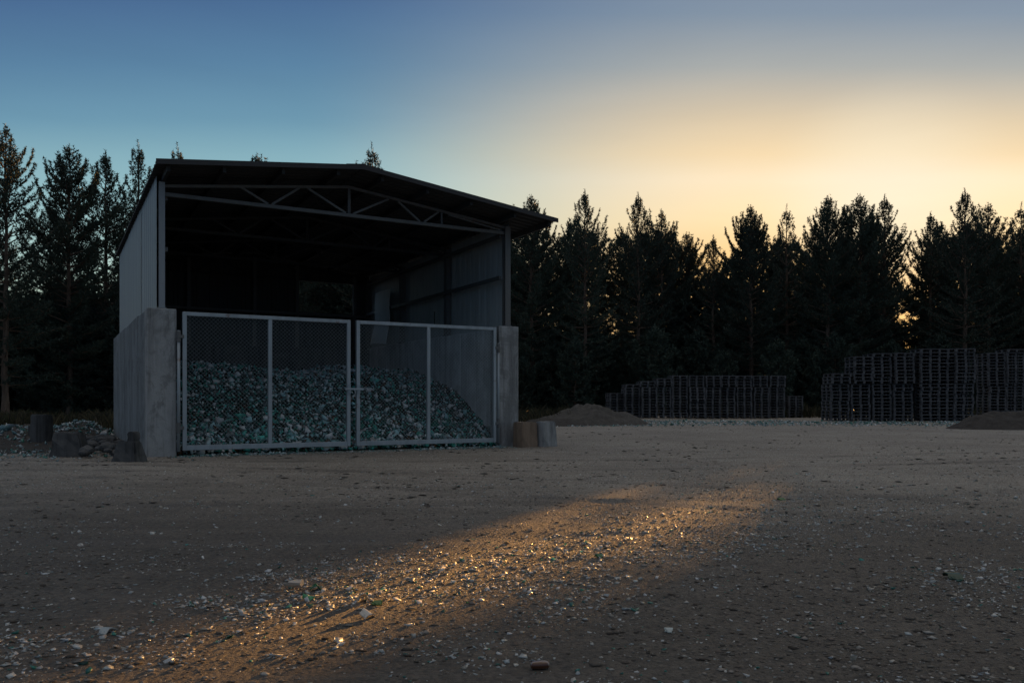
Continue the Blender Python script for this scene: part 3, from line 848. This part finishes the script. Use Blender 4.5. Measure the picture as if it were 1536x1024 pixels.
used = {'big': False, 'far': False}
def put_pallet(kind, loc, rz, label, tilt=0.0):
    if kind == 'big':
        if not used['big']: o = big0
        else:
            o = big0.copy(); COL.objects.link(o)
            for c in big_kids:
                k = c.copy(); COL.objects.link(k); k.parent = o
    else:
        if not used['far']: o = far0
        else: o = far0.copy(); COL.objects.link(o)
    used[kind] = True
    o.location = loc; o.rotation_euler = (0, tilt, rz); o['label'] = label
    return o
rr = random.Random(5)
def stack(kind, u, y, n, rz, where, cond=None):
    x = XU(u, y); z = h1(x, y) + .03
    dx = dy = 0; ang = 0
    for i in range(n):
        if i % 11 == 0: dx, dy, ang = rr.uniform(-.04, .04), rr.uniform(-.10, .10), rr.uniform(-.04, .04)
        top = (i == n - 1)
        lab = f"{'topmost' if top else ORD[i]} dark pallet {'' if top else 'up from the ground '}in {where}"
        put_pallet(kind, (x + dx + rr.uniform(-.014, .014), y + dy + rr.uniform(-.04, .04), z), rz + ang + rr.uniform(-.018, .018), lab, rr.uniform(-.006, .006))
        z += .1447 + (.02 if i % 11 == 10 else 0)
COLN = ['first', 'second', 'third', 'fourth', 'fifth', 'sixth', 'seventh', 'eighth', 'ninth', 'tenth', 'eleventh']
# tall group at the right
for i, (u, y, n) in enumerate(((1253, 34.4, 14), (1285.5, 34.3, 19), (1315.5, 34.2, 20), (1347.5, 34.0, 20), (1386, 33.8, 21), (1414.5, 33.7, 21), (1438, 33.6, 21))):
    stack('big', u, y + .5, n, R(-4), f"the {COLN[i]} column of the tall right stack")
for i, (u, y, n) in enumerate(((1486, 38.6, 22), (1514, 38.4, 23))):
    stack('big', u, y + .5, n, R(-4), f"the {('inner', 'outer')[i]} column behind the dark soil mound")
# low long group in the middle
for i, (u, y, n) in enumerate(((922, 42.0, 9), (946, 41.6, 12), (969.5, 41.3, 13), (993, 41.1, 14), (1017, 41.0, 15), (1040.5, 41.0, 15), (1064.5, 41.0, 15), (1088, 41.1, 15), (1112, 41.2, 15), (1136, 41.3, 15), (1162, 41.4, 15))):
    stack('far', u, y + .5, n, R(rr.uniform(-3, 3)), f"the {COLN[i]} column of the low middle row")
stack('far', 1186, 44, 8, R(6), 'the short column ending the low middle row')

# ------------------------------------------------------------------ pines
AZ2 = np.array([math.sin(SUN_AZ), math.cos(SUN_AZ)])
def make_pine(seed, Ht, zb, rmax, up=1.0, dens=1.0, step=.46, leader=1.2, blade=1.0, nb=5, wide=1.0):
    """returns trunk MB and crown mesh; blades of needles sit on shoots along whorled limbs"""
    rng = np.random.default_rng(seed); rd = random.Random(seed)
    tm = MB(); nseg = 12
    wob = [(rd.uniform(-.07, .07), rd.uniform(-.07, .07)) for _ in range(nseg + 1)]
    wob[0] = (0, 0)
    tr = lambda z: .012 + (.0115*Ht)*(1 - z/Ht)**.9
    tm.tube([(wob[i][0], wob[i][1], Ht*i/nseg - (.15 if i == 0 else 0)) for i in range(nseg + 1)], [tr(Ht*i/nseg)*(1.35 if i == 0 else 1) for i in range(nseg + 1)], 8)
    TP, TD = [], []; thin = 1.0
    def twig(p, d, ln, spread):
        k = max(2, int(ln / .085 * dens * thin))
        s = rng.uniform(.12, 1.0, k)
        for q in s:
            TP.append(p + d*ln*q + rng.normal(0, spread, 3)); TD.append(d)
    z = zb*Ht
    while z < Ht - .40:
        rel = (z - zb*Ht) / (Ht*(1 - zb)); thin = 1 - .45*max(0, (rel - .78)/.22)
        Lr = min(rmax * min(1, .6 + rel*2.0), min(.98*(Ht - z)**.76, .80*(Ht - z)) * wide) + .03
        n = nb if rel < .85 else 4
        a0 = rd.uniform(0, 6.28)
        for k in range(n):
            if rd.random() < .10: continue
            a = a0 + 2*math.pi*k/n + rd.uniform(-.35, .35)
            Lk = Lr * rd.uniform(.62, 1.18)
            e0 = math.radians((-6 + 52*rel**1.2) * up + rd.uniform(-8, 10)); e1 = e0 + math.radians(28 + 18*rel)
            pts = [np.array([0, 0, z])]; m = 6; dirs = []
            for j in range(m):
                e = e0 + (e1 - e0)*(j/(m-1))**1.5
                d = np.array([math.cos(a)*math.cos(e), math.sin(a)*math.cos(e), math.sin(e)]); dirs.append(d)
                pts.append(pts[-1] + d*Lk/m)
            rb = .012 + .011*Lk
            tm.tube([tuple(p) for p in (pts[0], pts[3], pts[-1])], [rb, rb*.6, rb*.2], 3)
            side = np.array([-math.sin(a), math.cos(a), 0])
            s = .22*Lk if Lk > .8 else .0
            while s < Lk:
                q = s/Lk*m; j = min(m-1, int(q)); p = pts[j] + dirs[j]*(Lk/m)*(q - j)
                tw = (.16 + .42*(Lk - s)*.55 + .10*rd.random())
                for sg in (1, -1):
                    if rd.random() < .12: continue
                    d = dirs[j]*.75 + side*sg*rd.uniform(.5, .95) + np.array([0, 0, rd.uniform(.05, .55)])
                    d /= np.linalg.norm(d); twig(p, d, tw, .018)
                if rd.random() < .5:
                    d = dirs[j]*.5 + np.array([0, 0, 1]); d /= np.linalg.norm(d); twig(p, d, tw*.7, .015)
                s += .17
            twig(pts[-2], dirs[-1]*.7 + np.array([0, 0, .5]), .30, .012)
        z += step * (1.0 if rel < .8 else .8) * rd.uniform(.85, 1.15)
    for q in range(10): TP.append(np.array([0, 0, Ht - .5 + .08*q])); TD.append(np.array([0, 0, 1.0]))
    TP = np.array(TP); TD = np.array(TD); n = len(TP); k = 4
    base = np.repeat(TP, k, 0); d = np.repeat(TD, k, 0) * .75 + rng.normal(0, .55, (n*k, 3))
    d /= np.linalg.norm(d, axis=1)[:, None]
    ln = rng.uniform(.10, .19, n*k)*blade
    w = np.cross(d, rng.normal(0, 1, (n*k, 3))); w /= np.linalg.norm(w, axis=1)[:, None]
    w *= (rng.uniform(.016, .030, n*k)*blade)[:, None]
    V = np.stack([base - w, base + w, base + d*ln[:, None]], 1).reshape(-1, 3)
    F = np.arange(len(V)).reshape(-1, 3)
    return tm, V, F
PROTO = {}
def proto(key, *a, **kw):
    tm, V, F = make_pine(*a, **kw)
    trunk = tm.build('trunk_' + key, M['bark']); tme = trunk.data; bpy.data.objects.remove(trunk)
    cme = np_mesh('crown_' + key, V, F); cme.materials.append(M['leaf'])
    PROTO[key] = (tme, cme, V, F, a[1])
proto('broad', 21, 15, .12, 3.1, wide=1.0)
proto('candle', 22, 15, .16, 2.8, up=1.3, dens=.75, wide=.85, step=.50)
proto('open', 23, 15, .20, 2.7, up=1.25, dens=.5, step=.60, wide=.72)
proto('dense', 24, 15, .08, 3.1, dens=1.2, step=.40, wide=1.05)
proto('rear', 25, 13, .10, 3.3, dens=.6, step=.58, blade=1.7)
proto('reartwo', 26, 13, .12, 3.2, dens=.55, step=.60, blade=1.8)
proto('tall', 27, 15, .34, 3.0, up=1.1, dens=.75, wide=.95)
proto('high', 29, 13, .62, 2.6, dens=.6, step=.5, blade=1.5)
proto('young', 28, 6, .03, 1.9, up=.8, dens=.7, step=.36, blade=1.8)
tree_n = [0]
PC = np.array([.06, 4.30]); PAX = np.array([.69, .724]); PA, PB = 1.65, .50       # sunlit strip on the yard
def tunnel_q(Pw):
    g = Pw[:, :2] - (Pw[:, 2:3] - .0)/math.tan(SUN_EL) * AZ2[None]
    q = g - PC
    return ((q@PAX)/PA)**2 + ((q@np.array([-PAX[1], PAX[0]]))/PB)**2
def in_path(x, y, m):
    q = np.array([x, y]) - PC
    return abs(q[0]*AZ2[1] - q[1]*AZ2[0]) < m
cut_rng = np.random.default_rng(77)
def pine(key, x, y, ht, label, group=None, name='pine_tree', cat='pine tree', rz=None):
    tme, cme, V, F, H0 = PROTO[key]
    s = ht/H0; rz = random.uniform(0, 6.28) if rz is None else rz
    sx = s*random.uniform(.9, 1.1) if ht > 8 else s
    o = thing(name, (x, y, h1(x, y) - .05), label, cat, group, rz); o.scale = (sx, sx, s)
    t = bpy.data.objects.new('trunk', tme); COL.objects.link(t); t.parent = o
    me = cme
    if in_path(x, y, 4.5):
        c, sn = math.cos(rz), math.sin(rz)
        Wv = np.stack([x + sx*(c*V[:, 0] - sn*V[:, 1]), y + sx*(sn*V[:, 0] + c*V[:, 1]), s*V[:, 2]], -1)
        q = tunnel_q(Wv)[F].min(1)
        gq = (Wv[:, :2] - Wv[:, 2:3]/math.tan(SUN_EL)*AZ2[None])[F[:, 0]]
        rem = cut_rng.uniform(0, 1, len(q)) < np.clip((4.6 - q)/4.0, 0, 1) * np.clip(1.6 + 2.2*fbm(gq[:, 0]*2.6, gq[:, 1]*.8, 55, 2), .15, 1)
        if rem.any():
            Fk = F[~rem]
            me = np_mesh('crown', V[Fk].reshape(-1, 3), np.arange(Fk.size).reshape(-1, 3)); me.materials.append(M['leaf'])
    k = bpy.data.objects.new('crown', me); COL.objects.link(k); k.parent = o
    return o
def ht_at(v, y): return CAMH + (HOR - v)/FPX*y

# pines that show against the sky, one by one: pixel column and top in the photo, distance, kind
front = [
 (8, 192, 42, 'broad', 'tallest bushy dark pine at the left edge of the wood'),
 (-60, 200, 44, 'dense', 'dark pine leaning into the wood at the far left edge'),
 (104, 222, 47, 'dense', 'dark pine with a broad pointed top beside the leftmost bushy pine'),
 (158, 230, 50, 'candle', 'slim pine with see-through lower crown left of the shed roof'),
 (207, 216, 52, 'open', 'pine with a sparse candle-like top just left of the roof corner'),
 (266, 220, 54, 'open', 'pine with only its thin tip showing above the left end of the roof'),
 (386, 236, 50, 'dense', 'dark pine with a flat clump of branches showing above the roof'),
 (558, 220, 56, 'open', 'pine with a bare spiky tip showing just right of the roof ridge'),
 (535, 246, 60, 'candle', 'pine barely clearing the shed roof at its ridge'),
 (797, 297, 56, 'dense', 'dense pine rising right behind the right roof edge'),
 (877, 288, 55, 'candle', 'pine with a tall branching crown right of the shed roof'),
 (957, 293, 57, 'candle', 'pine with an airy upright top behind the low middle pallet row'),
 (992, 318, 59, 'broad', 'shorter dense pine at the right shoulder of the airy-topped pine'),
 (1030, 352, 62, 'dense', 'short pine at the left side of the dip in the treeline'),
 (1070, 356, 58, 'candle', 'slender short pine standing in the dip of the treeline'),
 (1126, 312, 56, 'dense', 'dense rounded pine right of the dip in the treeline'),
 (1180, 311, 59, 'open', 'thin-topped pine between two dense dark pines'),
 (1242, 298, 56, 'dense', 'broad black pine above the left end of the tall pallet stack'),
 (1290, 296, 57, 'dense', 'dense pointed pine in front of the brightest sky'),
 (1327, 296, 58, 'candle', 'pine with curved upright branches right of the brightest sky'),
 (1396, 321, 60, 'candle', 'low sparse pine glowing at its edges beside the sun gap'),
 (1447, 287, 54, 'candle', 'tallest pine on the right with a crooked sparse top'),
 (1482, 308, 56, 'broad', 'bushy pine next to the tallest right-hand pine'),
 (1532, 308, 57, 'open', 'thin pine cut by the right edge of the photo'),
]
for u, v, y, key, lab in front:
    x = XU(u, y)
    if in_path(x, y, .9): x -= .45
    pine(key, x, y, ht_at(v, y), lab)
# rows behind and between them
rb_ = random.Random(3)
GR = 'rear pines of the wood'
def rear(key, u, y, v, lab, grp=GR, name='pine_tree', cat='pine tree'):
    x = XU(u, y)
    if in_path(x, y, 1.15) and key != 'young': return
    h_ = ht_at(v, y)
    if key == 'young' and in_path(x, y, .8): h_ = min(h_, 5.0)
    pine(key, x, y, h_, lab, grp, name, cat)
RL = 'dark pine within the wood, hidden among the trunks behind the front pines'
u = 700
rb_ = random.Random(43)
while u < 1800:                                      # second and third rows on the right
    hi = u < 980 and (int(u)//40) % 5 in (0, 2)
    dip = 1015 < u < 1105
    rear('high' if hi else rb_.choice(['rear', 'reartwo', 'broad']), u + rb_.uniform(-14, 14), rb_.uniform(61, 66), rb_.uniform(385, 420) if dip else rb_.uniform(328, 362), RL)
    rear('high' if hi else rb_.choice(['rear', 'reartwo']), u + 20 + rb_.uniform(-14, 14), rb_.uniform(69, 76), rb_.uniform(390, 420) if dip else rb_.uniform(345, 385), RL)
    u += 40
for u in (1570, 1610, 1650, 1700, 1760): rear('broad', u, rb_.uniform(54, 60), rb_.uniform(300, 330), RL)
u = 440
while u < 760:                                      # hidden tall row added to block the low sun from the left pines
    y = rb_.uniform(86, 98); rear(rb_.choice(['rear', 'reartwo']), u + rb_.uniform(-12, 12), y, HOR - rb_.uniform(18.0, 20.0)*FPX/y, RL)
    u += 42
u = -120
while u < 640:                                       # looser rows behind the shed and left
    rear(rb_.choice(['tall', 'broad', 'high', 'candle']) if u < 320 else rb_.choice(['rear', 'broad', 'tall']), u + rb_.uniform(-18, 18), rb_.uniform(56, 64), rb_.uniform(300, 350), RL)
    if u > 330 and rb_.random() < .6: rear(rb_.choice(['rear', 'reartwo']), u + 25 + rb_.uniform(-14, 14), rb_.uniform(67, 76), rb_.uniform(330, 370), RL)
    u += 60 if u < 320 else 46
rb_ = random.Random(12)
for u in range(330, 670, 36):                         # tall pines behind the shed, hidden by its roof, added to block the sun
    rear(rb_.choice(['rear', 'reartwo', 'broad']), u + rb_.uniform(-8, 8), rb_.uniform(68, 74), 292 if u < 560 else 335, RL)
rb_ = random.Random(8)
# low young conifers that close the wood near the ground
u = -140
while u < 1800:
    for y0, y1, v0, v1 in ((52, 58, 490, 540), (62, 70, 462, 515), (76, 84, 480, 525)):
        y = rb_.uniform(y0, y1) - (6 if u < 300 else 0)
        rear('young', u + rb_.uniform(-12, 12), y, rb_.uniform(v0, v1) - (55 if u < 200 else 0), 'low dark young conifer in the shade at the foot of the wood', 'young conifers under the pines', 'young_conifer', 'young conifer')
    u += 36

# ------------------------------------------------------------------ grass at the edge of the wood
def grass_mesh(name, x, y, h):
    n = len(x); rng = RNG
    a = rng.uniform(0, 6.28, n); lean = rng.normal(0, .28, (n, 2)) * h[:, None]
    z = H(x, y)
    w = h*.022 + .004
    bx, by = np.cos(a)*w, np.sin(a)*w
    V = np.stack([np.stack([x-bx, y-by, z-.02], -1), np.stack([x+bx, y+by, z-.02], -1),
                  np.stack([x+lean[:, 0]*.4+bx*.6, y+lean[:, 1]*.4+by*.6, z+h*.6], -1), np.stack([x+lean[:, 0], y+lean[:, 1], z+h], -1)], 1).reshape(-1, 3)
    b = (np.arange(n)*4)[:, None]
    F = np.concatenate([b + np.array([[0, 1, 2]]), b + np.array([[0, 2, 3]])], 0)
    c = pick([(.055, .046, .024), (.03, .032, .015), (.085, .07, .042), (.025, .024, .016)], [3, 3, 1, 3], n)
    return np_mesh(name, V, F, np.concatenate([c, c], 0))
gxs, gys, ghs = [], [], []
def grass_band(u0, u1, y0, y1, n, hm):
    u = RNG.uniform(u0, u1, n); y = RNG.uniform(y0, y1, n); x = (u - 768)/FPX*y
    k = fbm(x*.5, y*.5, 91, 3) > -.18
    gxs.append(x[k]); gys.append(y[k]); ghs.append(RNG.uniform(.4, 1.2, k.sum())*hm*(1 + .8*np.clip(fbm(x[k]*.8, y[k]*.8, 93, 2), -.5, 1)))
grass_band(-80, 170, 21, 40, 9000, .42)
grass_band(775, 860, 30, 42, 2600, .5)
grass_band(850, 1260, 43, 52, 5000, .6)
grass_band(1240, 1700, 38, 50, 3000, .5)
gr = link_mesh('dry_grass', grass_mesh('dry_grass', np.concatenate(gxs), np.concatenate(gys), np.concatenate(ghs)), M['grass'])
tag(gr, 'dry unkempt grass along the edge of the wood', 'grass', kind='stuff')
# green sprigs in the yard
# ------------------------------------------------------------------ single bits lying in the yard
def lay(name, u, v, build, mat, label, cat, rz=0, rx=0, ry=0, dz=0):
    x, y = G(u, v); mb = MB(); build(mb)
    o = mb.build(name, mat, None, org=O0, smooth=False)
    o.location = (x, y, h1(x, y) + dz); o.rotation_euler = (rx, ry, rz)
    return tag(o, label, cat)
def bowl_part(mb, r0=.028, r1=.038, hgt=.078, a0=-1.4, a1=1.45, th=.003, foot=True, tint=(.66, .60, .52)):
    n = 22; lv = [(0, r0*.92), (.10, r0), (.45, r0 + (r1-r0)*.5), (.8, r0 + (r1-r0)*.9), (1, r1)]
    vs = []; fs = []
    rng = random.Random(4)
    for i in range(n + 1):
        a = a0 + (a1 - a0)*i/n
        top = 1 - .35*max(0, math.sin(i*.9 + 1)) * (1 if i < 4 or i > n-5 else .12) - .06*rng.random()
        for (q, r) in lv:
            z = hgt*q*top
            vs += [(r*math.cos(a), r*math.sin(a), z), ((r-th)*math.cos(a), (r-th)*math.sin(a), z)]
    m = len(lv)*2
    for i in range(n):
        for j in range(len(lv) - 1):
            p = i*m + j*2; q = p + m
            fs += [(p, q, q+2, p+2), (p+1, p+3, q+3, q+1)]
        p = i*m + m - 2; q = p + m; fs += [(p, q, q+1, p+1)]
    for b in (0, n*m):
        for j in range(len(lv) - 1): fs += [(b+2*j, b+2*j+1, b+2*j+3, b+2*j+2)]
    mb.add(vs, fs, tint)
    if foot: mb.tube([(r0*.35, 0, -.001), (r0*.35, 0, .004)], r0*.6, 18, tint)
o = lay('broken_cup', 453, 884, bowl_part, M['chip'], 'broken pale glass cup, largest piece lying in the yard', 'broken cup', rz=R(170), ry=R(84), dz=.040)
def curved_shard(tint, w=.05, l=.06, c=.018, seed=1):
    def f(mb):
        rng = random.Random(seed); n = 7; vs = []; fs = []
        for j in range(n + 1):
            for i in range(n + 1):
                x = (i/n - .5)*w*(1 - .35*(j/n)); y = (j/n - .5)*l; z = c*(1 - (2*i/n - 1)**2)
                if i in (0, n) or j in (0, n): x += rng.uniform(-.004, .004); y += rng.uniform(-.005, .005)
                vs.append((x, y, z))
        k = len(vs); vs += [(x, y, z - .004) for x, y, z in vs]
        s = n + 1
        for j in range(n):
            for i in range(n):
                a = j*s + i; fs += [(a, a+1, a+s+1, a+s), (k+a, k+a+s, k+a+s+1, k+a+1)]
        for i in range(n):
            fs += [(i, k+i, k+i+1, i+1), (n*s+i, n*s+i+1, k+n*s+i+1, k+n*s+i), (i*s, (i+1)*s, k+(i+1)*s, k+i*s), (i*s+n, k+i*s+n, k+(i+1)*s+n, (i+1)*s+n)]
        mb.add(vs, fs, tint)
    return f
lay('glass_shard', 473, 885, curved_shard((.02, .14, .05), .05, .045, .02, 2), M['glass'], 'dark green curved shard lying against the broken pale cup', 'glass shard', rz=R(20), ry=R(8), dz=.006)
lay('glass_shard', 462, 899, curved_shard((.03, .24, .10), .035, .05, .012, 3), M['glass'], 'bright green shard lying just in front of the broken pale cup', 'glass shard', rz=R(75), rx=R(12), dz=.006)
lay('glass_shard', 545, 903, curved_shard((.6, .56, .5), .045, .05, .02, 4), M['chip'], 'pale curved shard lying farthest back in the middle cluster', 'glass shard', rz=R(15), rx=R(-25), dz=.010)
lay('glass_shard', 550, 925, curved_shard((.66, .62, .55), .05, .05, .016, 5), M['chip'], 'large pale shard at the heart of the middle cluster', 'glass shard', rz=R(50), rx=R(20), dz=.010)
lay('glass_shard', 566, 908, curved_shard((.08, .16, .03), .05, .04, .012, 6), M['glass'], 'olive green shard lying right of the pale middle cluster', 'glass shard', rz=R(95), dz=.006)
lay('glass_shard', 160, 948, curved_shard((.42, .46, .46), .07, .035, .014, 7), M['chip'], 'long grey shard lying alone towards the left front corner', 'glass shard', rz=R(80), dz=.006)
lay('glass_shard', 1003, 947, curved_shard((.55, .60, .58), .04, .025, .010, 8), M['chip'], 'flat white shard lying right of the brown bottle stub', 'glass shard', rz=R(80), dz=.005)
lay('glass_shard', 898, 838, curved_shard((.02, .13, .05), .05, .035, .012, 9), M['glass'], 'dark green shard lying at the middle of the chip streak', 'glass shard', rz=R(100), dz=.006)
lay('glass_shard', 1171, 750, curved_shard((.05, .15, .03), .07, .05, .016, 10), M['glass'], 'green shard lying at the far end of the chip streak', 'glass shard', rz=R(100), dz=.006)
lay('glass_shard', 1428, 870, curved_shard((.012, .05, .03), .11, .06, .022, 12), M['glass'], 'blackish green shard lying at the right side of the yard', 'glass shard', rz=R(85), dz=.008)
def stub(mb):
    pr = [(-.030, .0), (-.0295, .008), (-.028, .013), (-.025, .0165), (-.020, .019), (-.01, .0205), (.004, .0208), (.016, .0198), (.022, .0175), (.026, .014), (.028, .011), (.0285, .0085), (.026, .007)]
    n = 24; vs = []; fs = []
    for x, r in pr:
        for k in range(n):
            a = 2*math.pi*k/n; vs.append((x*1.05, max(r, .0005)*.74*math.cos(a), max(r, .0005)*.68*math.sin(a)))
    for i in range(len(pr) - 1):
        for k in range(n): fs.append((i*n+k, (i+1)*n+k, (i+1)*n+(k+1) % n, i*n+(k+1) % n))
    fs.append(tuple((len(pr)-1)*n + k for k in range(n)))
    mb.add(vs, fs, (.085, .030, .014))
o = lay('bottle_stub', 810, 1003, stub, M['glass'], 'rounded red-brown bottle stub lying at the bottom front of the yard', 'bottle stub', rz=R(6), dz=.014)
o.data.polygons.foreach_set('use_smooth', [True]*len(o.data.polygons))
